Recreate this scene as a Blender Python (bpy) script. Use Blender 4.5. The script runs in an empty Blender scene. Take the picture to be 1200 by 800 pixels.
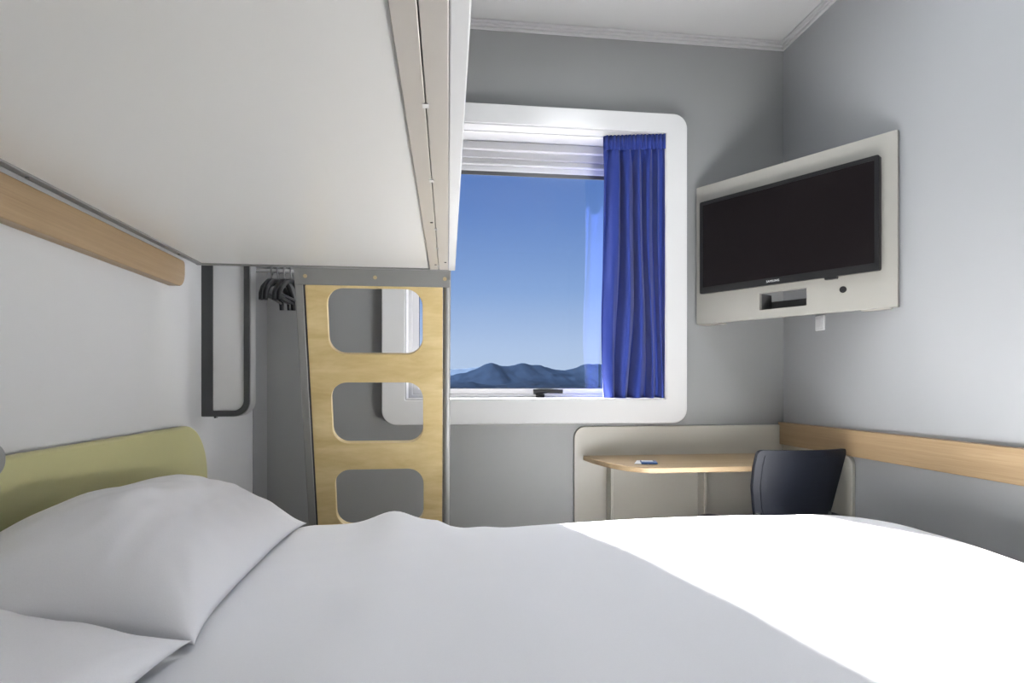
import bpy, bmesh, math, random
from mathutils import Vector, Matrix, noise
random.seed(7)
scene = bpy.context.scene
COL = scene.collection
PI = math.pi

# ------------------------------------------------------------------ room constants (metres)
EYE = 1.10
XL, XR, YB, YN, ZC = -0.734, 1.68, 2.80, -1.70, 2.757
YW = 2.74                       # front face of the window surround

# ------------------------------------------------------------------ materials
def new_mat(name):
    m = bpy.data.materials.new(name); m.use_nodes = True
    nt = m.node_tree
    return m, nt, nt.nodes['Principled BSDF']

def plain(name, col, rough=0.5, metal=0.0, spec=0.5, var=0.03, scale=6.0, bump=0.0, bscale=200.0, sheen=0.0):
    m, nt, b = new_mat(name)
    tc = nt.nodes.new('ShaderNodeTexCoord')
    n = nt.nodes.new('ShaderNodeTexNoise'); n.inputs['Scale'].default_value = scale
    n.inputs['Detail'].default_value = 4
    nt.links.new(tc.outputs['Object'], n.inputs['Vector'])
    r = nt.nodes.new('ShaderNodeValToRGB')
    r.color_ramp.elements[0].color = tuple(max(0, c*(1-var)) for c in col) + (1,)
    r.color_ramp.elements[1].color = tuple(min(1, c*(1+var)) for c in col) + (1,)
    nt.links.new(n.outputs['Fac'], r.inputs['Fac'])
    nt.links.new(r.outputs['Color'], b.inputs['Base Color'])
    b.inputs['Roughness'].default_value = rough
    b.inputs['Metallic'].default_value = metal
    b.inputs['Specular IOR Level'].default_value = spec
    if sheen: b.inputs['Sheen Weight'].default_value = sheen
    if bump:
        n2 = nt.nodes.new('ShaderNodeTexNoise'); n2.inputs['Scale'].default_value = bscale
        nt.links.new(tc.outputs['Object'], n2.inputs['Vector'])
        bp = nt.nodes.new('ShaderNodeBump'); bp.inputs['Strength'].default_value = bump
        bp.inputs['Distance'].default_value = 0.002
        nt.links.new(n2.outputs['Fac'], bp.inputs['Height'])
        nt.links.new(bp.outputs['Normal'], b.inputs['Normal'])
    return m

def wood(name, dark, light, stretch, rough=0.45, s=1.0, fine=0.35):
    m, nt, b = new_mat(name)
    tc = nt.nodes.new('ShaderNodeTexCoord')
    mp = nt.nodes.new('ShaderNodeMapping'); mp.inputs['Scale'].default_value = stretch
    nt.links.new(tc.outputs['Object'], mp.inputs['Vector'])
    n = nt.nodes.new('ShaderNodeTexNoise'); n.inputs['Scale'].default_value = s
    n.inputs['Detail'].default_value = 6; n.inputs['Roughness'].default_value = 0.6
    n.inputs['Distortion'].default_value = 0.6
    nt.links.new(mp.outputs['Vector'], n.inputs['Vector'])
    n2 = nt.nodes.new('ShaderNodeTexNoise'); n2.inputs['Scale'].default_value = s*7
    n2.inputs['Detail'].default_value = 3
    nt.links.new(mp.outputs['Vector'], n2.inputs['Vector'])
    mx = nt.nodes.new('ShaderNodeMath'); mx.operation = 'MULTIPLY_ADD'
    mx.inputs[1].default_value = fine
    nt.links.new(n2.outputs['Fac'], mx.inputs[0]); nt.links.new(n.outputs['Fac'], mx.inputs[2])
    r = nt.nodes.new('ShaderNodeValToRGB')
    r.color_ramp.elements[0].position = 0.42; r.color_ramp.elements[0].color = dark + (1,)
    r.color_ramp.elements[1].position = 0.92; r.color_ramp.elements[1].color = light + (1,)
    nt.links.new(mx.outputs[0], r.inputs['Fac'])
    nt.links.new(r.outputs['Color'], b.inputs['Base Color'])
    b.inputs['Roughness'].default_value = rough
    return m

def cloth(name, col, trans=0.0, rough=0.85, bump=0.15):
    m, nt, b = new_mat(name)
    tc = nt.nodes.new('ShaderNodeTexCoord')
    n = nt.nodes.new('ShaderNodeTexNoise'); n.inputs['Scale'].default_value = 420
    nt.links.new(tc.outputs['Object'], n.inputs['Vector'])
    r = nt.nodes.new('ShaderNodeValToRGB')
    r.color_ramp.elements[0].color = tuple(c*0.95 for c in col) + (1,)
    r.color_ramp.elements[1].color = col + (1,)
    nt.links.new(n.outputs['Fac'], r.inputs['Fac'])
    nt.links.new(r.outputs['Color'], b.inputs['Base Color'])
    b.inputs['Roughness'].default_value = rough
    b.inputs['Specular IOR Level'].default_value = 0.2
    b.inputs['Sheen Weight'].default_value = 0.1
    bp = nt.nodes.new('ShaderNodeBump'); bp.inputs['Strength'].default_value = bump
    bp.inputs['Distance'].default_value = 0.0006
    nt.links.new(n.outputs['Fac'], bp.inputs['Height'])
    nt.links.new(bp.outputs['Normal'], b.inputs['Normal'])
    if trans:
        t = nt.nodes.new('ShaderNodeBsdfTranslucent'); t.inputs['Color'].default_value = col + (1,)
        mx = nt.nodes.new('ShaderNodeMixShader'); mx.inputs[0].default_value = trans
        out = nt.nodes['Material Output']
        nt.links.new(b.outputs[0], mx.inputs[1]); nt.links.new(t.outputs[0], mx.inputs[2])
        nt.links.new(mx.outputs[0], out.inputs['Surface'])
    return m

def pane_glass(name):
    m, nt, b = new_mat(name)
    nt.nodes.remove(b)
    tr = nt.nodes.new('ShaderNodeBsdfTransparent'); tr.inputs['Color'].default_value = (0.96, 0.97, 0.98, 1)
    gl = nt.nodes.new('ShaderNodeBsdfGlossy'); gl.inputs['Roughness'].default_value = 0.01
    fr = nt.nodes.new('ShaderNodeFresnel'); fr.inputs['IOR'].default_value = 1.45
    mx = nt.nodes.new('ShaderNodeMixShader')
    nt.links.new(fr.outputs[0], mx.inputs[0]); nt.links.new(tr.outputs[0], mx.inputs[1])
    nt.links.new(gl.outputs[0], mx.inputs[2])
    nt.links.new(mx.outputs[0], nt.nodes['Material Output'].inputs['Surface'])
    return m

M = dict(
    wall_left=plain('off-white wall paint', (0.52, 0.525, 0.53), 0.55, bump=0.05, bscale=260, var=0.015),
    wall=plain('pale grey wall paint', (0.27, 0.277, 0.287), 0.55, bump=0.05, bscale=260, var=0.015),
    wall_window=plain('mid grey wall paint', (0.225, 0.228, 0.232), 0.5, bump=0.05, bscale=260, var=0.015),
    ceiling=plain('white ceiling paint', (0.45, 0.45, 0.45), 0.8, var=0.01),
    trim=plain('white moulding paint', (0.43, 0.43, 0.43), 0.5, var=0.01),
    floor=wood('grey wood floor', (0.16, 0.13, 0.10), (0.30, 0.25, 0.20), (1, 10, 10)),
    oak_y=wood('light oak along the wall', (0.225, 0.148, 0.075), (0.32, 0.225, 0.128), (55, 1.3, 55)),
    oak_x=wood('light oak desk', (0.33, 0.235, 0.13), (0.44, 0.325, 0.195), (1.5, 45, 45)),
    ply=wood('pale yellow plywood', (0.50, 0.37, 0.16), (0.74, 0.60, 0.33), (2.2, 10, 9), s=1.3, fine=0.2),
    ply_edge=plain('pale plywood edge', (0.78, 0.70, 0.50), 0.5),
    cream=plain('cream laminate', (0.50, 0.485, 0.435), 0.35, var=0.01),
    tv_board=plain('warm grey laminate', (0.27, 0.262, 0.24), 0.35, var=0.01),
    bunk_white=plain('white laminate', (0.76, 0.75, 0.725), 0.32, var=0.008),
    gloss_white=plain('gloss white lacquer', (0.74, 0.74, 0.74), 0.25, var=0.005),
    pvc=plain('white window profile', (0.50, 0.50, 0.51), 0.35, var=0.005),
    alu=plain('brushed champagne aluminium', (0.50, 0.47, 0.43), 0.42, metal=0.35, var=0.02),
    grey_metal=plain('grey powder coated steel', (0.215, 0.215, 0.21), 0.45, metal=0.15, var=0.02),
    dark_metal=plain('gunmetal powder coat', (0.055, 0.057, 0.06), 0.4, metal=0.2),
    steel=plain('satin steel', (0.33, 0.33, 0.33), 0.35, metal=0.5),
    chrome=plain('bright screw steel', (0.7, 0.7, 0.68), 0.25, metal=1.0),
    brass=plain('brass screw', (0.55, 0.43, 0.25), 0.4, metal=0.6),
    linen=cloth('white cotton', (0.885, 0.89, 0.925)),
    mattress=cloth('mattress ticking', (0.72, 0.72, 0.74)),
    curtain=cloth('royal blue curtain', (0.023, 0.043, 0.235), trans=0.012),
    olive=plain('olive yellow panel', (0.42, 0.405, 0.205), 0.45, var=0.01),
    screen=plain('black glossy screen', (0.007, 0.0055, 0.006), 0.2, var=0.0, spec=0.12),
    black=plain('black plastic', (0.008, 0.008, 0.009), 0.4, spec=0.3),
    chair=plain('navy black plastic', (0.008, 0.010, 0.0165), 0.5, spec=0.25, bump=0.15, bscale=500),
    badge=plain('silver lettering', (0.8, 0.8, 0.8), 0.3),
    navy=plain('printed blue', (0.06, 0.14, 0.36), 0.4),
    paper=plain('white paper', (0.85, 0.86, 0.88), 0.5),
    socket=plain('white socket plastic', (0.70, 0.70, 0.71), 0.4),
    inside=plain('dark grey recess', (0.10, 0.10, 0.10), 0.6),
    base=plain('grey bed base', (0.22, 0.22, 0.23), 0.7),
    far_hill=plain('haze-tinted far hillside', (0.022, 0.033, 0.055), 1.0, spec=0.0, var=0.12, scale=0.004),  # hill base colours hold the distance haze as a blue tint
    hill=plain('haze-tinted wooded hillside', (0.0045, 0.008, 0.0165), 1.0, spec=0.0, var=0.35, scale=0.012),
    near_hill=plain('haze-tinted dark wooded foothill', (0.0032, 0.0055, 0.011), 1.0, spec=0.0, var=0.3, scale=0.02),
    ground=plain('green plain', (0.018, 0.022, 0.018), 1.0, spec=0.0, var=0.25, scale=0.01),
)
M['glass'] = pane_glass('window glass')

# ------------------------------------------------------------------ helpers
def finish(name, bm, mat, parent=None, bevel=0.0, smooth=True, segs=2, angle=35):
    me = bpy.data.meshes.new(name)
    bmesh.ops.recalc_face_normals(bm, faces=bm.faces[:])
    bm.to_mesh(me); bm.free()
    me.materials.append(mat)
    o = bpy.data.objects.new(name, me); COL.objects.link(o)
    if parent:
        o.parent = parent
        o.matrix_parent_inverse = Matrix.Translation(-parent.location) if not parent.parent else Matrix.Translation(-(parent.parent.location))
        o.matrix_parent_inverse = parent_world(parent).inverted()
    if bevel:
        md = o.modifiers.new('Bevel', 'BEVEL'); md.width = bevel; md.segments = segs
        md.limit_method = 'ANGLE'; md.angle_limit = math.radians(angle)
    if smooth:
        me.polygons.foreach_set('use_smooth', [True]*len(me.polygons))
        me.set_sharp_from_angle(angle=math.radians(38))
    return o

def parent_world(p):
    m = p.matrix_basis.copy()
    if p.parent: m = parent_world(p.parent) @ p.matrix_parent_inverse @ m
    return m

def thing(name, label, cat, loc=(0, 0, 0), group=None):
    o = bpy.data.objects.new(name, None); COL.objects.link(o)
    o.location = loc; o.empty_display_size = 0.05
    o['label'] = label; o['category'] = cat
    if group: o['group'] = group
    return o

def tag(o, label, cat, group=None):
    o['label'] = label; o['category'] = cat
    if group: o['group'] = group
    return o

def struct(o, label=None, cat=None):
    o['kind'] = 'structure'
    if label: o['label'] = label
    if cat: o['category'] = cat
    return o

def copy_thing(root, label=None):
    r = root.copy(); COL.objects.link(r)
    if label: r['label'] = label
    for ch in root.children:
        c = ch.copy(); COL.objects.link(c); mi = ch.matrix_parent_inverse.copy(); c.parent = r; c.matrix_parent_inverse = mi
        for g in ch.children:
            d = g.copy(); COL.objects.link(d); mi = g.matrix_parent_inverse.copy(); d.parent = c; d.matrix_parent_inverse = mi
    return r

def box(bm, x0, x1, y0, y1, z0, z1, mat=None):
    vs = [bm.verts.new(Vector(p)) for p in ((x0,y0,z0),(x1,y0,z0),(x1,y1,z0),(x0,y1,z0),(x0,y0,z1),(x1,y0,z1),(x1,y1,z1),(x0,y1,z1))]
    if mat is not None:
        for v in vs: v.co = mat @ v.co
    for f in ((0,1,2,3),(4,5,6,7),(0,1,5,4),(1,2,6,5),(2,3,7,6),(3,0,4,7)):
        bm.faces.new([vs[i] for i in f])

def boxm(*a, mat=None):
    bm = bmesh.new(); box(bm, *a, mat=mat); return bm

def rrect(x0, x1, y0, y1, r, n=8):
    """rounded rectangle, r = one radius or (x0y0, x1y0, x1y1, x0y1)"""
    if not isinstance(r, (tuple, list)): r = (r,)*4
    pts = []
    for (cx, cy, rr, a0) in ((x0, y0, r[0], PI), (x1, y0, r[1], 1.5*PI), (x1, y1, r[2], 0), (x0, y1, r[3], .5*PI)):
        if rr <= 1e-6: pts.append((cx, cy)); continue
        ox = cx + (rr if cx == x0 else -rr); oy = cy + (rr if cy == y0 else -rr)
        for i in range(n+1):
            a = a0 + .5*PI*i/n
            pts.append((ox+rr*math.cos(a), oy+rr*math.sin(a)))
    return pts

def plate(outer, holes, fn, t0, t1):
    """flat plate with holes; fn(a, b, t) -> point"""
    bm = bmesh.new()
    edges = []
    for loop in [outer]+list(holes):
        vs = [bm.verts.new(Vector(fn(a, b, t0))) for a, b in loop]
        for i in range(len(vs)): edges.append(bm.edges.new((vs[i], vs[(i+1) % len(vs)])))
    if holes:
        bmesh.ops.triangle_fill(bm, use_beauty=True, use_dissolve=False, edges=edges)
    else:
        bm.faces.new([v for v in bm.verts])
    ret = bmesh.ops.extrude_face_region(bm, geom=bm.faces[:])
    d = Vector(fn(0, 0, t1)) - Vector(fn(0, 0, t0))
    for g in ret['geom']:
        if isinstance(g, bmesh.types.BMVert): g.co += d
    return bm

def tube(bm, pts, r, n=10, closed=False):
    pts = [Vector(p) for p in pts]; rings = []
    prev = None
    for i, p in enumerate(pts):
        if closed: d = pts[(i+1) % len(pts)] - pts[i-1]
        else: d = pts[min(i+1, len(pts)-1)] - pts[max(i-1, 0)]
        d.normalize()
        if prev is None:
            up = Vector((0, 0, 1)) if abs(d.z) < .9 else Vector((1, 0, 0))
            a = d.cross(up).normalized()
        else:
            a = (prev - d*prev.dot(d)).normalized()
        prev = a; b2 = d.cross(a)
        rr = r[i] if isinstance(r, (list, tuple)) else r
        rings.append([bm.verts.new(p + a*rr*math.cos(2*PI*k/n) + b2*rr*math.sin(2*PI*k/n)) for k in range(n)])
    m = len(rings)
    for i in range(m if closed else m-1):
        A, B = rings[i], rings[(i+1) % m]
        for k in range(n): bm.faces.new((A[k], A[(k+1) % n], B[(k+1) % n], B[k]))
    if not closed:
        bm.faces.new(rings[0][::-1]); bm.faces.new(rings[-1])
    return bm

def disc(bm, c, axis, r, h, n=24):
    axis = Vector(axis).normalized()
    tube(bm, [Vector(c), Vector(c)+axis*h], r, n)
    return bm

def interp(tab, x):
    if x <= tab[0][0]: return tab[0][1]
    for (x0, y0), (x1, y1) in zip(tab, tab[1:]):
        if x <= x1:
            t = (x-x0)/(x1-x0); return y0+(y1-y0)*t
    return tab[-1][1]

def sstep(a, b, x):
    t = max(0, min(1, (x-a)/(b-a))); return t*t*(3-2*t)

# ------------------------------------------------------------------ room shell
struct(finish('floor', boxm(XL-.2, XR+.2, YN-.2, YB+.24, -.12, 0), M['floor'], smooth=False))
struct(finish('ceiling', boxm(XL-.2, XR+.2, YN-.2, YB+.24, ZC, ZC+.12), M['ceiling'], smooth=False))
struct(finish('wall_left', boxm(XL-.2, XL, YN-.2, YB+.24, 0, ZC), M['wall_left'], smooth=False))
struct(finish('corner_shade_strip', boxm(XL, XL+.004, 2.60, YB, 0, ZC-.04), M['wall_window'], smooth=False))  # thin grey strip paints the closet corner's shade onto the left wall
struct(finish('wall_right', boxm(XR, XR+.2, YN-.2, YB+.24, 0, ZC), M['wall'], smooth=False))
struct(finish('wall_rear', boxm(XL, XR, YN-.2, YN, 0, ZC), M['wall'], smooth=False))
# window opening (clear inner size of the surround)
WX0, WX1, WZ0, WZ1 = -.132, 1.065, EYE-.071, EYE+1.168
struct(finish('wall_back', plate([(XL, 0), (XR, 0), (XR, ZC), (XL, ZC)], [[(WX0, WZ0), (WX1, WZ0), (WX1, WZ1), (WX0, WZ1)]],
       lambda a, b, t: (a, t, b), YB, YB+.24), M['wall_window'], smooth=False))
# stepped cornice along the window wall and the right wall
def cornice(name, along):
    prof = [(0, 0), (0, -.040)]
    for k, (p0, z0) in enumerate(((.010, -.040), (.016, -.0265), (.022, -.013))):      # three stepped beads with grooves between
        prof += [(p0-.002, z0), (p0, z0+.002), (p0, z0+.0105), (p0-.002, z0+.0115), (p0-.009, z0+.012)]
        if k < 2: prof += [(p0-.009, z0+.0135)]
    prof += [(.013, 0)]
    bm = bmesh.new(); rings = []
    ends = ((XL, None), (XR, None)) if along == 'x' else ((YN, None), (YB, None))
    for e, _ in ends:
        if along == 'x': rings.append([bm.verts.new((e - (p if e == XR else 0), YB-p, ZC+z)) for p, z in prof])
        else: rings.append([bm.verts.new((XR-p, e - (p if e == YB else 0), ZC+z)) for p, z in prof])
    for k in range(len(prof)):
        k2 = (k+1) % len(prof); bm.faces.new((rings[0][k], rings[0][k2], rings[1][k2], rings[1][k]))
    bm.faces.new(rings[0]); bm.faces.new(rings[1][::-1])
    return struct(finish(name, bm, M['trim'], smooth=False))
cornice('trim_1', 'x'); cornice('trim_2', 'y')

# ------------------------------------------------------------------ window
win = bpy.data.objects.new('window_1', None); COL.objects.link(win); win.location = ((WX0+WX1)/2, YB, WZ0)
struct(win)
finish('window_surround', plate(rrect(-.232, 1.166, EYE-.180, EYE+1.256, .065, 10), [rrect(WX0, WX1, WZ0, WZ1, .004, 2)],
       lambda a, b, t: (a, t, b), YW, YB), M['gloss_white'], win, bevel=.004)
# lining of the reveal
bm = bmesh.new()
YS = 2.946
box(bm, WX0-.001, WX0+.006, YW+.004, YS, WZ0, WZ1); box(bm, WX1-.006, WX1+.001, YW+.004, YS, WZ0, WZ1)
box(bm, WX0, WX1, YW+.004, YS, WZ0-.001, WZ0+.006); box(bm, WX0, WX1, YW+.004, YS, WZ1-.006, WZ1+.001)
finish('reveal_lining', bm, M['pvc'], win, smooth=False)
# fixed outer frame
GX0, GX1, GZ0, GZ1 = -.077, .975, EYE-.022, EYE+1.030
finish('window_frame', plate([(WX0, WZ0), (WX1, WZ0), (WX1, WZ1), (WX0, WZ1)], [[(WX0+.025, WZ0+.022), (WX1-.045, WZ0+.022), (WX1-.045, EYE+1.088), (WX0+.025, EYE+1.088)]],
       lambda a, b, t: (a, t, b), YS, YS+.07), M['pvc'], win, bevel=.004)
sash = finish('sash', plate([(WX0+.020, WZ0+.020), (WX1-.040, WZ0+.020), (WX1-.040, EYE+1.093), (WX0+.020, EYE+1.093)], [[(GX0, GZ0), (GX1, GZ0), (GX1, GZ1), (GX0, GZ1)]],
       lambda a, b, t: (a, t, b), YS+.012, YS+.042), M['pvc'], win, bevel=.005)
finish('sash_gasket', plate([(GX0-.004, GZ0-.004), (GX1+.004, GZ0-.004), (GX1+.004, GZ1+.004), (GX0-.004, GZ1+.004)], [[(GX0+.003, GZ0+.002), (GX1-.003, GZ0+.002), (GX1-.003, GZ1-.018), (GX0+.003, GZ1-.018)]],
       lambda a, b, t: (a, t, b), YS+.018, YS+.024), M['dark_metal'], sash, smooth=False)
bm = bmesh.new(); box(bm, WX0+.05, WX1-.05, YS+.002, YS+.014, EYE+1.055, EYE+1.068)
finish('sash_bead', bm, M['pvc'], sash, bevel=.003)
finish('glass_pane', boxm(GX0-.002, GX1+.002, YS+.026, YS+.030, GZ0-.002, GZ1+.002), M['glass'], win, smooth=False)
bm = bmesh.new(); box(bm, WX0+.006, WX1-.006, YS-.022, YS, EYE+1.120, WZ1-.006)
finish('head_box', bm, M['pvc'], win, bevel=.005)
# handle
hz = EYE-.040; hx = .505
bm = bmesh.new(); box(bm, hx-.022, hx+.020, YS-.018, YS+.012, hz-.025, hz-.006)
box(bm, hx-.012, hx+.012, YS-.026, YS-.010, hz-.018, hz+.012)
hnd = finish('window_handle', bm, M['black'], win, bevel=.003)
bm = bmesh.new(); tube(bm, [(hx-.038, YS-.030, hz+.004), (hx-.012, YS-.032, hz+.006), (hx+.03, YS-.034, hz+.008), (hx+.105, YS-.034, hz+.005)], [.013, .013, .0115, .010], 10)
finish('lever', bm, M['black'], hnd)

# ------------------------------------------------------------------ curtain
def curtain():
    root = thing('curtain', 'royal blue pleated curtain drawn to the right of the window', 'curtain', (.91, 2.78, EYE-.064))
    x0, x1, z0, z1 = .779, 1.061, EYE-.0645, EYE+1.1595
    nu, nv = 150, 70
    bm = bmesh.new(); g = []
    for j in range(nv+1):
        v = j/nv; z = z0 + (z1-z0)*v; row = []
        for i in range(nu+1):
            u = i/nu
            # folds: about 6 broad ones below, tighter gathers under the tape
            w = .55*u + .45*u*u + .06*math.sin(2.3*v*2+u*5)*(1-v) + .02*noise.noise(Vector((u*3, v*2, 4)))
            broad = math.sin(2*PI*(5.6*w+.15))*(.027+.014*(1-v))
            fold2 = .010*math.sin(2*PI*(9.1*w+.6*v))*(.5+.5*noise.noise(Vector((u*4, v*1.5, 1))))
            tight = .012*math.sin(2*PI*11.5*u+.4)
            k = max(0, min(1, (v-.86)/.12)); k = k*k*(3-2*k)
            y = 2.808 - .056*u - .016*math.exp(-u/.03) + (.25+.75*sstep(0, .16, u))*(1-.7*u**4)*(broad+fold2)*(1-.75*k) + tight*(.25+.75*k)*.6
            xx = x0 + (x1-x0)*u
            xx += .008*math.cos(2*PI*(5.2*w+.15))*(1-k) - .003*math.sin(PI*v)*(1-u) + .006*noise.noise(Vector((u*2, v*3, 9)))
            xx += (1.058-xx)*u**10
            row.append(bm.verts.new((min(xx, 1.058), y, z + .004*noise.noise(Vector((u*9, 0, 2)))*(1 if j == nv else 0))))
        g.append(row)
    for j in range(nv):
        for i in range(nu): bm.faces.new((g[j][i], g[j][i+1], g[j+1][i+1], g[j+1][i]))
    o = finish('drape', bm, M['curtain'], root)
    o.modifiers.new('Solidify', 'SOLIDIFY').thickness = .0015
    o.data.set_sharp_from_angle(angle=PI)
    # heading tape: gathered strip at the top
    bm = bmesh.new(); pr = None
    for i in range(121):
        u = i/120; x = .784+.276*u; y = 2.797 - .054*u + .006*math.sin(2*PI*16*u)
        a = (bm.verts.new((x, y, EYE+1.092)), bm.verts.new((x, y, EYE+1.1605)))
        if pr: bm.faces.new((pr[0], a[0], a[1], pr[1]))
        pr = a
    o = finish('heading_tape', bm, M['curtain'], root)
    o.modifiers.new('Solidify', 'SOLIDIFY').thickness = .002
    return root
curtain()
bm = bmesh.new(); bm.free(); bm = plate([(WX0+.01, 2.812), (.78, 2.812), (WX1-.008, 2.766), (WX1-.008, 2.784), (.78, 2.830), (WX0+.01, 2.830)], [], lambda a, b, t: (a, b, t), WZ1-.0105, WZ1-.006)
tag(finish('curtain_track', bm, M['gloss_white'], bevel=.002), 'white curtain track under the top of the window surround', 'curtain track')

# ------------------------------------------------------------------ television on its corner panel
A = Vector((1.223, 2.768)); B = Vector((1.664, 2.037))   # plan ends of the panel front
PW = (B-A).length; dirp = (B-A).normalized(); nrm = Vector((dirp.y, -dirp.x))   # towards the room
if nrm.dot(Vector((-1, -1))) < 0: nrm = -nrm
PZ0, PZ1 = EYE+.281, EYE+.924
def tvp(a, b, t): p = A + dirp*a + nrm*t; return (p.x, p.y, b)
root = thing('tv_panel', 'cream corner panel carrying the television between window wall and right wall', 'television panel', (*((A+B)/2), PZ0))
SX0, SX1, SZ0, SZ1 = .318, .521, EYE+.319, EYE+.390
finish('board', plate(rrect(0, PW, PZ0, PZ1, .003, 2), [[(SX0, SZ0), (SX1, SZ0), (SX1, SZ1), (SX0, SZ1)]], tvp, -.018, 0), M['tv_board'], root, bevel=.0015)
bm = bmesh.new()      # niche behind the slot
for q in ((SX0-.01, SX1+.01, SZ0-.008, SZ0), (SX0-.01, SX0, SZ0, SZ1), (SX1, SX1+.01, SZ0, SZ1)):
    box(bm, q[0], q[1], -.10, -.018, q[2], q[3], mat=Matrix.Identity(4))
for v in bm.verts: v.co = Vector(tvp(v.co.x, v.co.z, v.co.y))
finish('niche', bm, M['inside'], root, smooth=False)
bm = bmesh.new(); box(bm, SX0-.01, SX1+.01, -.112, -.100, SZ0-.008, SZ1-.028)
for v in bm.verts: v.co = Vector(tvp(v.co.x, v.co.z, v.co.y))
finish('niche_back', bm, M['inside'], root, smooth=False)
for (a0, a1, dz) in ((.004, .11, .075), (PW-.13, PW-.03, .045)):
    bm = bmesh.new(); box(bm, a0, a1, -dz, -.012, PZ0-.003, PZ0+.004)
    for v in bm.verts: v.co = Vector(tvp(v.co.x, v.co.z, v.co.y))
    finish('bracket', bm, M['alu'], root, smooth=False)
bm = bmesh.new(); c = tvp(.664, EYE+.366, -.002); disc(bm, c, (nrm.x, nrm.y, 0), .0125, .008)
finish('control_button', bm, M['black'], root, bevel=.002)
# screen
T0, T1, TZ0, TZ1 = .040, .803, EYE+.418, EYE+.840
tv = thing('television', 'black flat television with dark screen on the cream corner panel', 'television', tvp((T0+T1)/2, TZ0, .02))
finish('casing', plate(rrect(T0, T1, TZ0, TZ1, .008, 4), [], tvp, .006, .026), M['black'], tv, bevel=.004)
finish('bezel', plate(rrect(T0-.001, T1+.001, TZ0-.001, TZ1+.001, .008, 4), [rrect(T0+.016, T1-.016, TZ0+.028, TZ1-.016, .002, 2)], tvp, .026, .031), M['black'], tv, bevel=.001)
finish('screen', plate(rrect(T0+.014, T1-.014, TZ0+.026, TZ1-.014, .002, 2), [], tvp, .025, .029), M['screen'], tv, smooth=False)
bm = bmesh.new(); box(bm, T0+.05, T1-.05, -.000, .008, TZ0+.06, TZ1-.06)
for v in bm.verts: v.co = Vector(tvp(v.co.x, v.co.z, v.co.y))
finish('wall_mount', bm, M['black'], tv, smooth=False)
finish('receiver', plate(rrect(T0+.565, T0+.612, TZ0-.011, TZ0+.004, .004, 3), [], tvp, .012, .030), M['black'], tv, bevel=.002)
# small lettering at the foot of the bezel
fc = bpy.data.curves.new('badge_text', 'FONT'); fc.body = 'SAMSUNG'; fc.size = .0125; fc.align_x = 'CENTER'; fc.align_y = 'CENTER'; fc.extrude = .0004
fo = bpy.data.objects.new('badge_text', fc); COL.objects.link(fo)
bpy.context.view_layer.update()
dg = bpy.context.evaluated_depsgraph_get()
me = bpy.data.meshes.new_from_object(fo.evaluated_get(dg))
bpy.data.objects.remove(fo); me.name = 'badge'
bc = Vector(tvp(T0+.355, TZ0+.0135, .0316))
rot = Matrix((( dirp.x, 0, nrm.x), (dirp.y, 0, nrm.y), (0, 1, 0))).to_4x4()
me.transform(Matrix.Translation(bc) @ rot)
me.materials.clear(); me.materials.append(M['badge'])
bo = bpy.data.objects.new('badge', me); COL.objects.link(bo); bo.parent = tv; bo.matrix_parent_inverse = parent_world(tv).inverted()
bo['label'] = 'small silver lettering on the lower bezel'

# small wall socket under the panel
root = thing('wall_socket', 'small white socket on the right wall just below the television panel', 'socket', (XR, 2.50, EYE+.265))
finish('cover', boxm(XR-.010, XR, 2.475, 2.535, EYE+.235, EYE+.300), M['socket'], root, bevel=.003)
finish('outlet', boxm(XR-.014, XR-.009, 2.487, 2.523, EYE+.247, EYE+.288), M['socket'], root, bevel=.002)

# ------------------------------------------------------------------ oak rails
tag(finish('wall_rail', boxm(XR-.030, XR, -1.2, YB-.004, EYE-.289, EYE-.183), M['oak_y'], bevel=.002), 'light oak protective rail along the right wall behind the chair', 'wall rail')
def left_rail_fn(a, b, t): return (t, a, b)
tag(finish('wall_rail', plate(rrect(-1.2, 1.845, EYE+.273, EYE+.348, (0, .040, .012, 0), 8), [], left_rail_fn, XL, XL+.030), M['oak_y'], bevel=.002),
    'light oak rail with a rounded end on the left wall under the upper bunk', 'wall rail')

# ------------------------------------------------------------------ headboard and reading lamp
hb = finish('headboard', plate(rrect(-.05, 2.045, .0, EYE-.121, (0, .02, .17, .17), 14), [], left_rail_fn, XL+.001, XL+.022), M['olive'], bevel=.007, segs=3)
tag(hb, 'olive yellow headboard panel with rounded corner on the left wall behind the pillows', 'headboard')
lamp = thing('reading_lamp', 'grey round reading lamp head over the headboard at the photo edge', 'lamp', (XL+.022, 1.02, EYE-.117))
bm = bmesh.new(); disc(bm, (XL, 1.02, EYE-.06), (1, 0, 0), .030, .016)
finish('wall_plate', bm, M['grey_metal'], lamp, bevel=.003)
bm = bmesh.new(); tube(bm, [(XL+.014, 1.02, EYE-.06), (XL+.03, 1.02, EYE-.065), (XL+.038, 1.025, EYE-.09), (XL+.040, 1.028, EYE-.112)], .006, 10)
finish('stem', bm, M['steel'], lamp)
bm = bmesh.new(); tube(bm, [(XL+.030, 1.030, EYE-.117), (XL+.036, 1.030, EYE-.117), (XL+.052, 1.030, EYE-.117), (XL+.066, 1.030, EYE-.117)], [.014, .023, .0255, .0255], 28)
finish('lamp_head', bm, M['grey_metal'], lamp, bevel=.002)

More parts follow.
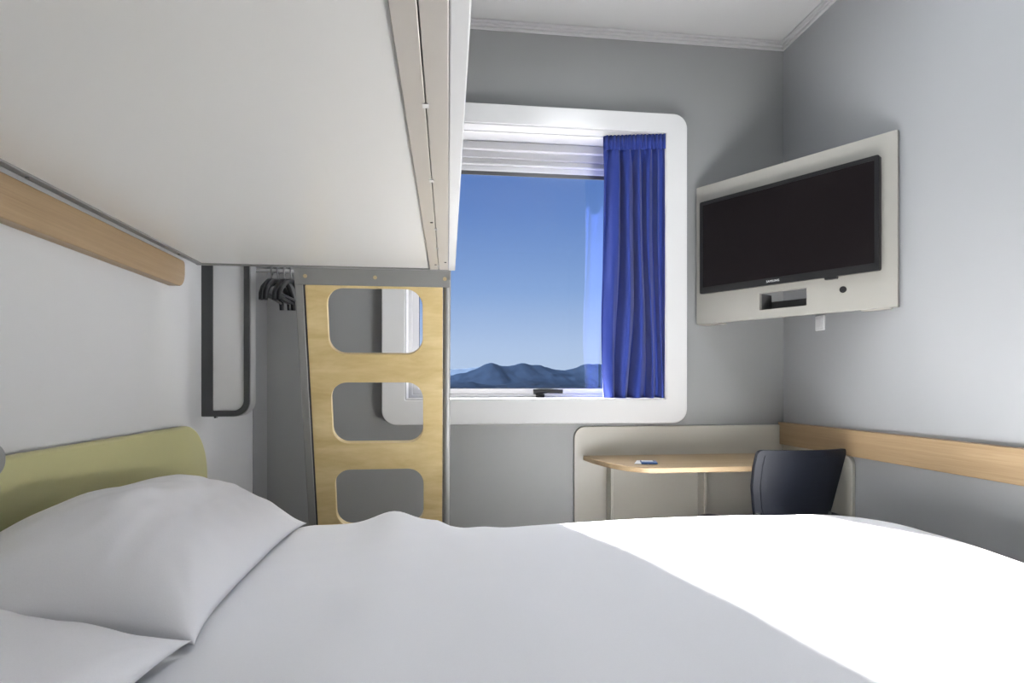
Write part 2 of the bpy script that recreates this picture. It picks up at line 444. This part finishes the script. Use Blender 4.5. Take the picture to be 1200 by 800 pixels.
# ------------------------------------------------------------------ bed
bed = thing('bed', 'double bed made up in white in front of the desk', 'bed', (.36, 1.12, 0))
finish('bed_base', boxm(XL+.03, 1.36, .46, 1.78, .09, .38), M['base'], bed, bevel=.015)
finish('mattress', plate(rrect(XL+.026, 1.40, .40, 1.83, .07, 6), [], lambda a, b, t: (a, b, t), .382, .605), M['mattress'], bed, bevel=.035, segs=4)
for x in (XL+.12, 1.27):
    for y in (.55, 1.69):
        bm = bmesh.new(); tube(bm, [(x, y, 0), (x, y, .10)], [.022, .028], 16); finish('leg', bm, M['steel'], bed)

DX0, DX1, DY0, DY1 = XL+.023, 1.505, .33, 1.955
RC = {(-1, -1): .06, (1, -1): .20, (1, 1): .33, (-1, 1): .07}
def sd_duvet(x, y):
    cx, cy = (DX0+DX1)/2, (DY0+DY1)/2
    px, py = x-cx, y-cy
    r = RC[(1 if px > 0 else -1, 1 if py > 0 else -1)]
    qx, qy = abs(px)-(DX1-DX0)/2+r, abs(py)-(DY1-DY0)/2+r
    return -(min(max(qx, qy), 0) + math.hypot(max(qx, 0), max(qy, 0)) - r)     # positive inside
def bed_top(x, y):
    z = EYE-.425
    ridge = math.exp(-((x+.125-.02*math.sin(y*5))/.075)**2)
    z += ridge*(.008+.026*sstep(1.55, 1.9, y)*(1-sstep(1.93, 1.96, y)*.4))
    z += .010*math.exp(-((x-.012)/.02)**2)*sstep(1.75, 1.92, y)
    z += .012*math.exp(-((x-1.0)/.5)**2)*sstep(.9, 1.6, y)
    z += .022*sstep(-.46, -.34, x)*sstep(.05, -.03, x)*sstep(1.72, 1.9, y)
    z -= interp([(.3, .13), (.6, .11), (.95, .066), (1.2, .036), (1.45, .018), (1.9, 0)], y)*sstep(-.25, .45, x)*(1-.8*sstep(.85, 1.3, x))
    z += .006*noise.noise(Vector((x*2.2, y*1.6, 3.1))) + .0045*noise.noise(Vector((x*5+y*3, y*4.2, 1.7)))
    # soft drag creases fanning out from the pillow
    z += .004*noise.noise(Vector((x*2.0+y*.8, y*11-x*5, 7.7)))*(1-sstep(.1, .7, x))
    # wrinkles where the sheet is pulled tight near the ladder
    z += .003*math.sin(40*(x+.35*y)+3*noise.noise(Vector((x*4, y*4, 2))))*math.exp(-((x-.06)/.14)**2)*sstep(1.45, 1.85, y)
    return z
def duvet_z(x, y):
    d = max(0, sd_duvet(x, y)); z = bed_top(x, y)
    w = .13
    if d < w: 
        q = (w-d)/w
        z -= .30*(1-math.sqrt(max(0, 1-q**2.4)))
    return z
def duvet():
    n = 420; m = 120
    out = rrect(DX0, DX1, DY0, DY1, (RC[(-1, -1)], RC[(1, -1)], RC[(1, 1)], RC[(-1, 1)]), 20)
    # resample outline evenly
    L = [0]
    for i in range(len(out)):
        a, b2 = out[i], out[(i+1) % len(out)]; L.append(L[-1]+math.hypot(b2[0]-a[0], b2[1]-a[1]))
    P = []; k = 0
    for i in range(n):
        s = L[-1]*i/n
        while L[k+1] < s: k += 1
        f = (s-L[k])/max(1e-9, L[k+1]-L[k]); a, b2 = out[k], out[(k+1) % len(out)]
        P.append((a[0]+(b2[0]-a[0])*f, a[1]+(b2[1]-a[1])*f))
    cx, cy = .35, 1.15
    bm = bmesh.new(); rings = []
    c0 = bm.verts.new((cx, cy, duvet_z(cx, cy)))
    for j in range(1, m+1):
        s = j/m; s = 1-(1-s)**1.7
        ring = []
        for (x, y) in P:
            px, py = cx+(x-cx)*s, cy+(y-cy)*s
            ring.append(bm.verts.new((px, py, duvet_z(px, py))))
        rings.append(ring)
    for i in range(n): bm.faces.new((c0, rings[0][i], rings[0][(i+1) % n]))
    for j in range(m-1):
        for i in range(n):
            bm.faces.new((rings[j][i], rings[j+1][i], rings[j+1][(i+1) % n], rings[j][(i+1) % n]))
    bmesh.ops.recalc_face_normals(bm, faces=bm.faces[:])
    o = finish('duvet', bm, M['linen'])
    o.data.set_sharp_from_angle(angle=PI)
    s = o.modifiers.new('Solidify', 'SOLIDIFY'); s.thickness = .012; s.offset = -1
    return tag(o, 'white duvet spread over the bed, half of it in bright sun', 'duvet')
duvet()

def pillow(name, y0, y1, label, seed, lift=0.0, xf=-.405, thick=.088, top=EYE-.245, blunt=3.0, shear=0.0, front_shift=0.0):
    """pillow leaning on the headboard: front edge on the bed, back edge raised"""
    nu, nv = 96, 72
    bm = bmesh.new(); L = {}
    yc, hy = (y0+y1)/2, (y1-y0)/2
    def pt(u, v, side):
        # u along Y, v from front edge (-1) to back edge (1)
        pinch = 1-.05*(1-abs(v)**3)*abs(u)**6
        w = (v+1)/2
        edge_u = 1-abs(u)**3.0; edge_v = 1-abs(v)**2.6
        edge_u = 1-abs(u)**(3.0 if u > 0 else blunt)
        h = thick*(max(0, edge_u)**(.62 if u > 0 or blunt < 4 else .5))*(max(0, edge_v)**.58)
        # droop of the ends
        bx = xf + (-.685-xf)*w + .020*(1-abs(v))*abs(u)**3
        fx = .028*(abs(u)**4)*(1 if v < 0 else 0)*abs(v)
        bz0 = EYE-.412 + lift
        zline = bz0 + (top-bz0)*(w**1.15)*(1-(.55*abs(u)**2.4 if u > 0 or blunt < 4 else (.28 if blunt > 4 else .5)*abs(u)**8))
        p = Vector((bx+fx, yc+hy*u*pinch, zline))
        if u > 0: p.y += front_shift*(w**1.2)*abs(u)**1.5
        slope = Vector((-.685-xf, 0, (top-bz0))).normalized()
        nv_ = Vector((-slope.z, 0, slope.x)); nv_ = nv_ if nv_.z > 0 else -nv_
        nv_ = Vector((abs(nv_.x)*.55, 0, abs(nv_.z))).normalized()
        k = h*(1.0 if side > 0 else -.06)
        if u < 0: p.y -= shear*(w**1.2)*abs(u)**1.5
        q = p + nv_*k
        wr = .010*noise.noise(Vector((u*2.1+seed, v*2.3, seed))) + .005*noise.noise(Vector((u*6+seed, v*5, 2)))
        cr = .006*noise.noise(Vector((u*9+v*7, (u-v)*3, seed+5)))*abs(u*v)
        for cu, cv, kf in ((1, -1, 1.8), (-1, -1, 1.0), (1, 1, .7), (-1, 1, .7)):
            du, dv = (u-cu)*1.25, (v-cv); rr = math.hypot(du, dv); an = math.atan2(dv*cv, du*cu)
            cr += .0020*kf*math.sin(an*13+1.6*noise.noise(Vector((u*2, v*2, seed))))*math.exp(-((rr-.42)/.26)**2)
        if blunt > 4: q.z += .034*math.exp(-((u+.60)/.38)**2)*max(0, edge_v)*max(0, edge_u)**.5*(1 if side > 0 else 0)
        q += nv_*(wr+cr)*(h/thick)*(1 if side > 0 else .2)
        return q
    for side in (1, -1):
        for i in range(nu+1):
            for j in range(nv+1):
                u = -1+2*i/nu; v = -1+2*j/nv
                u = math.sin(u*PI/2)*.5+u*.5; v = math.sin(v*PI/2)*.5+v*.5
                e = i in (0, nu) or j in (0, nv)
                if e and (1, i, j) in L: L[(side, i, j)] = L[(1, i, j)]
                else: L[(side, i, j)] = bm.verts.new(pt(u, v, side))
        for i in range(nu):
            for j in range(nv):
                f = [L[(side, i, j)], L[(side, i+1, j)], L[(side, i+1, j+1)], L[(side, i, j+1)]]
                if len(set(f)) == 4: bm.faces.new(f if side > 0 else f[::-1])
    o = finish(name, bm, M['linen'])
    o.data.set_sharp_from_angle(angle=PI)
    return tag(o, label, 'pillow')
pillow('pillow', 1.025, 1.885, 'plump white pillow leaning on the olive headboard, the farther one', 2.3, thick=.094, top=EYE-.255, blunt=5.5, shear=.17)
pillow('pillow', .22, 1.015, 'white pillow in the bottom left corner, nearest the camera', 8.1, thick=.075, top=EYE-.275, front_shift=-.11, lift=.012)

# ------------------------------------------------------------------ upper bunk
BZ = EYE+.355                     # underside height
BY0, BY1 = -.15, 1.933
def bx_(x, y): return x + .0206*(y-BY1)
def strip(x0, x1, y0, y1, z0, z1, skew0=True, skew1=True):
    bm = bmesh.new()
    f = lambda x, y, s: bx_(x, y) if s else x
    vs = [bm.verts.new(p) for p in ((f(x0, y0, skew0), y0, z0), (f(x1, y0, skew1), y0, z0), (f(x1, y1, skew1), y1, z0), (f(x0, y1, skew0), y1, z0),
                                    (f(x0, y0, skew0), y0, z1), (f(x1, y0, skew1), y0, z1), (f(x1, y1, skew1), y1, z1), (f(x0, y1, skew0), y1, z1))]
    for q in ((0,1,2,3),(4,5,6,7),(0,1,5,4),(1,2,6,5),(2,3,7,6),(3,0,4,7)): bm.faces.new([vs[i] for i in q])
    return bm
bunk = thing('bunk_bed', 'upper bunk with white underside and metal edge strips overhead', 'bunk bed', (-.33, .9, BZ))
finish('underside_panel', strip(-.688, -.014, BY0, BY1-.012, BZ+.004, BZ+.022, False, True), M['bunk_white'], bunk, smooth=False)
finish('edge_strip', strip(-.7035, -.686, BY0, BY1, BZ, BZ+.05, False, False), M['grey_metal'], bunk, bevel=.001)
es = finish('edge_strip', strip(-.016, .0108, BY0, BY1-.012, BZ, BZ+.05), M['alu'], bunk, bevel=.001)
es2 = finish('edge_strip', strip(.0122, .0405, BY0, BY1-.012, BZ, BZ+.05), M['alu'], bunk, bevel=.001)
finish('edge_strip', strip(-.7035, .0405, BY1-.012, BY1, BZ-.001, BZ+.05, False, True), M['grey_metal'], bunk, bevel=.001)
for y in (.79, 1.08, 1.42, 1.62, 1.86):      # small fixing tabs along the joint
    bm = bmesh.new(); x = bx_(.0115, y); box(bm, x-.004, x+.004, y-.006, y+.006, BZ-.0012, BZ+.002)
    finish('joint_tab', bm, M['gloss_white'], bunk, smooth=False)
for (x, y) in ((.004, 1.36), (.003, 1.84), (.032, 1.80)):
    bm = bmesh.new(); disc(bm, (bx_(x, y), y, BZ-.0015), (0, 0, 1), .0032, .003, 12)
    finish('screw', bm, M['dark_metal'], es)
for y in (1.15, 1.78):
    bm = bmesh.new(); disc(bm, (-.695, y, BZ-.0015), (0, 0, 1), .0032, .003, 12); finish('screw', bm, M['dark_metal'], bunk.children[1])
finish('guard_board', strip(.0410, .0620, BY0, BY1+.004, BZ+.001, BZ+.38), M['gloss_white'], bunk, bevel=.002)
finish('bunk_mattress', strip(-.66, .025, BY0+.03, BY1-.03, BZ+.03, BZ+.17, False, True), M['mattress'], bunk, bevel=.03, segs=3)

# ------------------------------------------------------------------ ladder at the bunk's end
LYT, LZT, SL = 1.955, EYE+.306, .270          # top of the board; lean = dY per metre of drop
foot_z = 0.0
cl = math.sqrt(1+SL*SL)
def lad(a, b, t):
    """a = X, b = distance down from the top measured in height, t = offset along the board normal"""
    n = Vector((0, 1, SL)).normalized()
    p = Vector((a, LYT+SL*b, LZT-b)) + n*t
    return (p.x, p.y, p.z)
ladder = thing('ladder', 'plywood bunk ladder with rounded step holes in a grey metal frame', 'ladder', (-.19, LYT+SL*LZT, 0))
holes = []
for k in range(4):
    b0 = .008+.2925*k; holes.append(rrect(-.335, -.040, b0, b0+.2025, .052, 10))
LB = LZT-.012
finish('step_board', plate(rrect(-.398, .024, 0, LB, .004, 2), holes, lad, 0, .026), M['ply'], ladder, bevel=.004, segs=3)
# frame: header + two side channels
bm = plate(rrect(-.428, .047, -.056, .0, .004, 2), [], lad, -.004, .022)
header = finish('header_plate', bm, M['grey_metal'], ladder, bevel=.002)
for x in (-.395, -.185, .030):
    bm = bmesh.new(); c = lad(x, -.026, -.006); disc(bm, c, (0, 1, SL), .006, .004, 14); finish('screw', bm, M['brass'], header)
bm = plate(rrect(-.428, -.404, -.05, LB+.008, .003, 2), [], lad, -.002, .055)
finish('side_rail', bm, M['grey_metal'], ladder, bevel=.002)
finish('edge_trim', plate(rrect(-.4055, -.3965, -.002, LB+.004, .001, 2), [], lad, .003, .03), M['dark_metal'], ladder, smooth=False)
bm = bmesh.new(); pts = [lad(.037, b, .012) for b in (-.052, -.03, .1, .4, .8, LB+.008)]
tube(bm, pts, .0125, 14); finish('side_rail', bm, M['grey_metal'], ladder)

# ------------------------------------------------------------------ wardrobe niche: side panel, rail, hangers
PYF = 2.05
side = thing('closet_screen', 'pale side screen in a dark U-shaped metal frame on the left wall beside the hangers', 'closet screen', (-.66, PYF+.03, EYE-.102))
def yfn(a, b, t): return (a, t, b)
outer = rrect(XL, -.588, EYE-.102, EYE+1.2, (0, .048, .01, 0), 10)
inner = rrect(XL+.033, -.606, EYE-.084, EYE+1.18, (.003, .032, .004, .003), 10)
fr = finish('frame', plate(outer, [inner], yfn, PYF, PYF+.008), M['dark_metal'], side, bevel=.002)
outer2 = rrect(XL, -.586, EYE-.104, EYE+1.2, (0, .050, .01, 0), 10)
inner2 = rrect(XL+.004, -.594, EYE-.096, EYE+1.19, (.003, .042, .004, .003), 10)
finish('edge_band', plate(outer2, [inner2], yfn, PYF+.008, PYF+.062), M['steel'], side, bevel=.001)
finish('infill', plate(rrect(XL+.004, -.594, EYE-.096, EYE+1.19, (.003, .042, .004, .003), 10), [], yfn, PYF+.009, PYF+.015), M['gloss_white'], side, smooth=False)
finish('added_shade_shelf', boxm(XL+.006, -.24, PYF+.004, YB-.002, EYE+.60, EYE+.622), M['gloss_white'], side, bevel=.003)  # added shelf, out of view, keeps light off the closet corner
finish('foot_clip', boxm(-.697, -.691, PYF+.003, PYF+.02, EYE-.108, EYE-.101), M['dark_metal'], side)
HY, HZ = 2.268, EYE+.402
root = thing('hanging_rail', 'short white clothes rail on the left wall carrying the black hangers', 'clothes rail', (XL, HY, HZ))
bm = bmesh.new(); box(bm, XL+.004, -.500, HY-.011, HY+.011, HZ-.005, HZ+.005); finish('bar', bm, M['gloss_white'], root, bevel=.002)
finish('wall_plate', boxm(XL, XL+.006, HY-.03, HY+.03, HZ-.03, HZ+.03), M['gloss_white'], root, bevel=.002)
def hanger(label):
    h = thing('clothes_hanger', label, 'hanger', (0, HY, HZ), 'black hangers on the white clothes rail')
    hook = [(0, HY+.0155*math.cos(a), HZ-.001+.0135*math.sin(a)) for a in [math.radians(d) for d in range(-40, 231, 18)]]
    hook = hook[::-1]
    bm = bmesh.new(); tube(bm, hook[::-1] + [(0, HY-.004, HZ-.022), (0, HY, HZ-.034)], .0028, 8); finish('hook', bm, M['steel'], h)
    bm = bmesh.new()
    arm = [(0, HY-.150, HZ-.122), (0, HY-.146, HZ-.100), (0, HY-.125, HZ-.078), (0, HY-.06, HZ-.046), (0, HY, HZ-.034), (0, HY+.06, HZ-.046), (0, HY+.125, HZ-.078), (0, HY+.146, HZ-.100), (0, HY+.150, HZ-.122)]
    tube(bm, arm, [.008, .009, .009, .008, .008, .008, .009, .009, .008], 10); finish('shoulders', bm, M['black'], h)
    bm = bmesh.new(); tube(bm, [(0, HY-.143, HZ-.098), (0, HY+.143, HZ-.098)], .0045, 8); finish('trouser_bar', bm, M['black'], h)
    return h
h0 = hanger('black hanger second from the wall-side end of the hanging rail')
hl = ['black hanger closest to the pale closet screen', 'black hanger second from the closet screen', 'black hanger third from the closet screen', 'black hanger at the free end of the rail, nearest the ladder']
hs = [h0]+[copy_thing(h0) for _ in range(3)]
for h, l, x, r in zip(hs, hl, (-.574, -.553, -.531, -.507), (.02, -.03, .02, -.05)):
    h['label'] = l; h.location = (x, HY, HZ); h.rotation_euler = (0, 0, r)

# ------------------------------------------------------------------ desk
desk = thing('desk', 'wall-hung oak desk on a cream rounded backing panel under the television', 'desk', (1.1, 2.6, 0))
DZT = EYE-.331
bp_ = finish('back_panel', plate(rrect(.638, XR-.001, .06, EYE-.196, (.05, 0, 0, .055), 10), [], yfn, YB-.016, YB-.001), M['cream'], desk, bevel=.003)
finish('side_panel', plate(rrect(2.284, YB-.017, .06, EYE-.290, (.05, 0, 0, .040), 10), [], left_rail_fn, XR-.016, XR), M['cream'], desk, bevel=.003)
top_poly = [(.680, YB-.016)]
c = [(.680, YB-.06), (.735, 2.44), (.770, 2.36), (.850, 2.338)]
# chamfered and rounded free corner
for i in range(13):
    t = i/12; x = (1-t)**2*.692 + 2*(1-t)*t*.752 + t*t*.87; y = (1-t)**2*2.66 + 2*(1-t)*t*2.340 + t*t*2.340
    top_poly.append((x, y))
top_poly += [(XR-.017, 2.340), (XR-.017, YB-.016)]
finish('desk_top', plate(top_poly, [], lambda a, b, t: (a, b, t), DZT-.022, DZT), M['oak_x'], desk, bevel=.003)
for x in (.792, 1.236):
    bm = bmesh.new(); box(bm, x, x+.012, YB-.085, YB-.016, .08, DZT-.022); box(bm, x+.012, x+.030, YB-.026, YB-.016, .08, DZT-.022)
    finish('support_fin', bm, M['cream'], desk, bevel=.0015)
# leaflets
lf = thing('leaflet', 'small folded blue and white leaflet lying on the oak desk', 'leaflet', (.85, 2.50, DZT))
R1 = Matrix.Translation((.868, 2.50, DZT)) @ Matrix.Rotation(math.radians(-24), 4, 'Z')
finish('sheet', boxm(-.030, .030, -.055, .055, .0005, .003, mat=R1), M['paper'], lf, smooth=False)
R2 = Matrix.Translation((.886, 2.475, DZT+.003)) @ Matrix.Rotation(math.radians(-14), 4, 'Z')
finish('cover', boxm(-.034, .030, -.045, .030, .0, .006, mat=R2), M['navy'], lf, smooth=False)
finish('fold', boxm(-.030, .016, -.010, .024, .006, .0072, mat=R2), M['paper'], lf, smooth=False)

# ------------------------------------------------------------------ chair
chair = thing('chair', 'navy black plastic chair pushed in at the right end of the desk', 'chair', (1.405, 2.36, 0))
def chair_fn(tilt=.14):
    def f(a, b, t):
        # a = X, b = Z, t = thickness towards the desk; back leans to the room and wraps a little
        cxx = 1.377; k = (a-cxx)/.19
        return (a+.035, 2.225 - tilt*(b-.60) + .045*k*k + t, b)
    return f
def shell(poly_rows, t0, t1, fn, nx=24):
    """rows = list of (z, xl, xr); makes a curved plate"""
    bm = bmesh.new(); G = {}
    for s, t in ((0, t0), (1, t1)):
        for j, (z, xl, xr) in enumerate(poly_rows):
            for i in range(nx+1):
                G[s, j, i] = bm.verts.new(fn(xl+(xr-xl)*i/nx, z, t))
    m = len(poly_rows)
    for j in range(m-1):
        for i in range(nx):
            bm.faces.new((G[0, j, i], G[0, j, i+1], G[0, j+1, i+1], G[0, j+1, i])); bm.faces.new((G[1, j, i], G[1, j+1, i], G[1, j+1, i+1], G[1, j, i+1]))
        bm.faces.new((G[0, j, 0], G[0, j+1, 0], G[1, j+1, 0], G[1, j, 0])); bm.faces.new((G[0, j, nx], G[1, j, nx], G[1, j+1, nx], G[0, j+1, nx]))
    for i in range(nx):
        bm.faces.new((G[0, 0, i], G[1, 0, i], G[1, 0, i+1], G[0, 0, i+1])); bm.faces.new((G[0, m-1, i], G[0, m-1, i+1], G[1, m-1, i+1], G[1, m-1, i]))
    return bm
def rows(inset=0.0):
    ctrl = [(.500, 1.222, 1.486), (.560, 1.212, 1.500), (.620, 1.200, 1.520), (.700, 1.190, 1.540), (.780, 1.192, 1.562), (.825, 1.198, 1.574)]
    R = []
    for (z, a, b) in ctrl: R.append((z, a+inset, b-inset))
    zt = .846-inset
    for i in range(1, 7):       # rounded top corners
        t = i/6*PI/2
        R.append((.825-inset*.6+(zt-.825+inset*.6)*math.sin(t), 1.198+inset+.022*(1-math.cos(t)), 1.574-inset-.012*(1-math.cos(t))))
    return R
fn = chair_fn()
back = finish('backrest', shell(rows(), 0, .020, fn), M['chair'], chair, bevel=.003)
finish('back_inset', shell([r for r in rows(.024)], -.005, .002, fn), M['chair'], back, bevel=.003)
finish('seat', plate(rrect(1.210, 1.610, 2.20, 2.60, .06, 8), [], lambda a, b, t: (a, b, t), .43, .455), M['chair'], chair, bevel=.010, segs=3)
for s, x in ((-1, 1.250), (1, 1.535)):
    bm = bmesh.new(); tube(bm, [(x, 2.275, .43), (x+.004*s, 2.262, .50), (x+.006*s, 2.252, .60)], .011, 10); finish('back_post', bm, M['dark_metal'], chair)
for (x, y, dx, dy) in ((1.250, 2.26, -.015, -.07), (1.570, 2.26, .015, -.07), (1.250, 2.55, -.015, .03), (1.570, 2.55, .015, .03)):
    bm = bmesh.new(); tube(bm, [(x, y, .432), (x+dx, y+dy, 0)], [.012, .010], 12); finish('leg', bm, M['dark_metal'], chair)

# low curved armrests, the left one just shows over the duvet
for sx, x in ((-1, 1.142), (1, 1.634)):
    bm = bmesh.new(); G = []
    for k in range(13):
        t = k/12; y = 2.255+.27*t; zc = .549+.012*math.sin(PI*t)-.02*t*t; hw = .021*(1-.35*(2*t-1)**4)
        G.append([bm.verts.new((x+hw*math.cos(a), y, zc+.011*math.sin(a))) for a in [2*PI*q/12 for q in range(12)]])
    for A_, B_ in zip(G, G[1:]):
        for q in range(12): bm.faces.new((A_[q], A_[(q+1) % 12], B_[(q+1) % 12], B_[q]))
    bm.faces.new(G[0]); bm.faces.new(G[-1])
    arm = finish('armrest', bm, M['chair'], chair)
    bm = bmesh.new(); xi = 1.240 if sx < 0 else 1.580
    tube(bm, [(xi, 2.42, .440), (x-.02*sx, 2.42, .440), (x, 2.42, .462), (x, 2.41, .552)], .010, 10); finish('arm_support', bm, M['dark_metal'], arm)

# ------------------------------------------------------------------ added ceiling fill lamp, unseen above the frame, brightens the shaded bed
lm, nt, b = new_mat('fill lamp diffuser')
b.inputs['Emission Color'].default_value = (.91, .955, 1, 1); b.inputs['Emission Strength'].default_value = 56.0
cl_ = thing('added_fill_lamp', 'added round white fill lamp on the ceiling, out of view over the room', 'lamp', (.85, 1.50, ZC))
bm = bmesh.new(); tube(bm, [(.85, 1.50, ZC), (.85, 1.50, ZC-.02)], [.17, .17], 40); finish('fill_lamp_base', bm, M['gloss_white'], cl_, bevel=.004)
bm = bmesh.new(); tube(bm, [(.85, 1.50, ZC-.018), (.85, 1.50, ZC-.034), (.85, 1.50, ZC-.042)], [.155, .150, .11], 40); finish('diffuser', bm, lm, cl_)

# ------------------------------------------------------------------ outside: plain and hills
struct(finish('ground', boxm(-3000, 4000, 30, 6500, EYE-27, EYE-19), M['ground'], smooth=False))
def ridge(name, Y, depth, prof, mat, rough, n=360, seed=0):
    """prof: (X, height above eye) of the crest; a ridge with spurs and gullies on both flanks"""
    bm = bmesh.new(); m = 44; G = []
    X0, X1 = prof[0][0], prof[-1][0]
    for j in range(m+1):
        f = -1+2*j/m; row = []
        for i in range(n+1):
            x = X0+(X1-X0)*i/n
            h = sum(interp(prof, x+dx) for dx in (-10, -5, 0, 5, 10))/5 + 22
            w = (1-abs(f))
            spur = noise.fractal(Vector((x*.006+seed, f*1.2, seed)), 1.0, 2.0, 4)
            wall = w**(.95+.16*spur)
            z = EYE-22 + h*wall + rough*noise.fractal(Vector((x*.02, f*6+seed, seed*2)), 1.0, 2.0, 4)*w*(1-w)*3.2 + .8*rough*noise.fractal(Vector((x*.022, seed, 1)), 1.0, 2.0, 3)*w
            row.append(bm.verts.new((x + 18*f*spur*w, Y+depth*f, z)))
        G.append(row)
    for j in range(m):
        for i in range(n): bm.faces.new((G[j][i], G[j][i+1], G[j+1][i+1], G[j+1][i]))
    return struct(finish(name, bm, mat))
def crest(Y, pts):
    a = math.radians(7.125); out = []
    for u, v in pts:
        dx = (u-600)/720; x = dx*math.cos(a)+math.sin(a); y = math.cos(a)-dx*math.sin(a)
        out.append((Y*x/y, Y*(450-v)/720/y))
    return out
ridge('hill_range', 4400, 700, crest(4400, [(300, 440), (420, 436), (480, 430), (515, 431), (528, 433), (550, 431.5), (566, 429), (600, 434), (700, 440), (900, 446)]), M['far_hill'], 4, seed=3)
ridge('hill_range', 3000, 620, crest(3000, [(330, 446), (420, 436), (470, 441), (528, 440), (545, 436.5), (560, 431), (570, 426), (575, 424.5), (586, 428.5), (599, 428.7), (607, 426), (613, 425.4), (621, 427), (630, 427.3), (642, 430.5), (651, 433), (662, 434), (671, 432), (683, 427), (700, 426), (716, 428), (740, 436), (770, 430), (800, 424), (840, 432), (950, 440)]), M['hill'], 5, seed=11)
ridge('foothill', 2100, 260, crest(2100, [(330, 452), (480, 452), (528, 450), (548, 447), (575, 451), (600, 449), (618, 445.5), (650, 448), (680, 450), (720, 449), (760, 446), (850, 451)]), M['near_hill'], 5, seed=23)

# ------------------------------------------------------------------ light
sun = bpy.data.lights.new('sun', 'SUN'); so = bpy.data.objects.new('sun', sun); COL.objects.link(so)
d = Vector((.425, -1, -.56)); so.rotation_euler = d.to_track_quat('-Z', 'Y').to_euler()
so.location = (-3, 8, 6)
sun.energy = 140.0; sun.angle = math.radians(3.2); sun.color = (1.0, 0.965, 0.91)

w = bpy.data.worlds.new('sky'); scene.world = w; w.use_nodes = True
nt = w.node_tree; bg = nt.nodes['Background']
tc = nt.nodes.new('ShaderNodeTexCoord'); sx = nt.nodes.new('ShaderNodeSeparateXYZ'); cr = nt.nodes.new('ShaderNodeValToRGB')
nt.links.new(tc.outputs['Generated'], sx.inputs[0]); nt.links.new(sx.outputs['Z'], cr.inputs['Fac']); nt.links.new(cr.outputs['Color'], bg.inputs['Color'])
el = cr.color_ramp.elements
el[0].position = 0.0; el[0].color = (.50, .62, .80, 1)
el[1].position = 1.0; el[1].color = (.03, .09, .33, 1)
for p, c in ((.06, (.44, .57, .80, 1)), (.15, (.255, .40, .70, 1)), (.27, (.13, .245, .56, 1)), (.38, (.075, .165, .46, 1))):
    e = el.new(p); e.color = c
bg.inputs['Strength'].default_value = 1.0

# ------------------------------------------------------------------ camera
cam = bpy.data.cameras.new('camera'); co = bpy.data.objects.new('camera', cam); COL.objects.link(co)
co.location = (0, 0, EYE); co.rotation_euler = (PI/2, 0, -math.radians(7.125))
cam.sensor_width = 36; cam.lens = 36*720/1200; cam.shift_y = 50/1200; cam.clip_end = 20000; cam.clip_start = .02
scene.camera = co
scene.view_settings.view_transform = 'Standard'; scene.view_settings.look = 'None'
scene.view_settings.exposure = 0.12; scene.view_settings.gamma = 1.0; scene.view_settings.use_curve_mapping = False
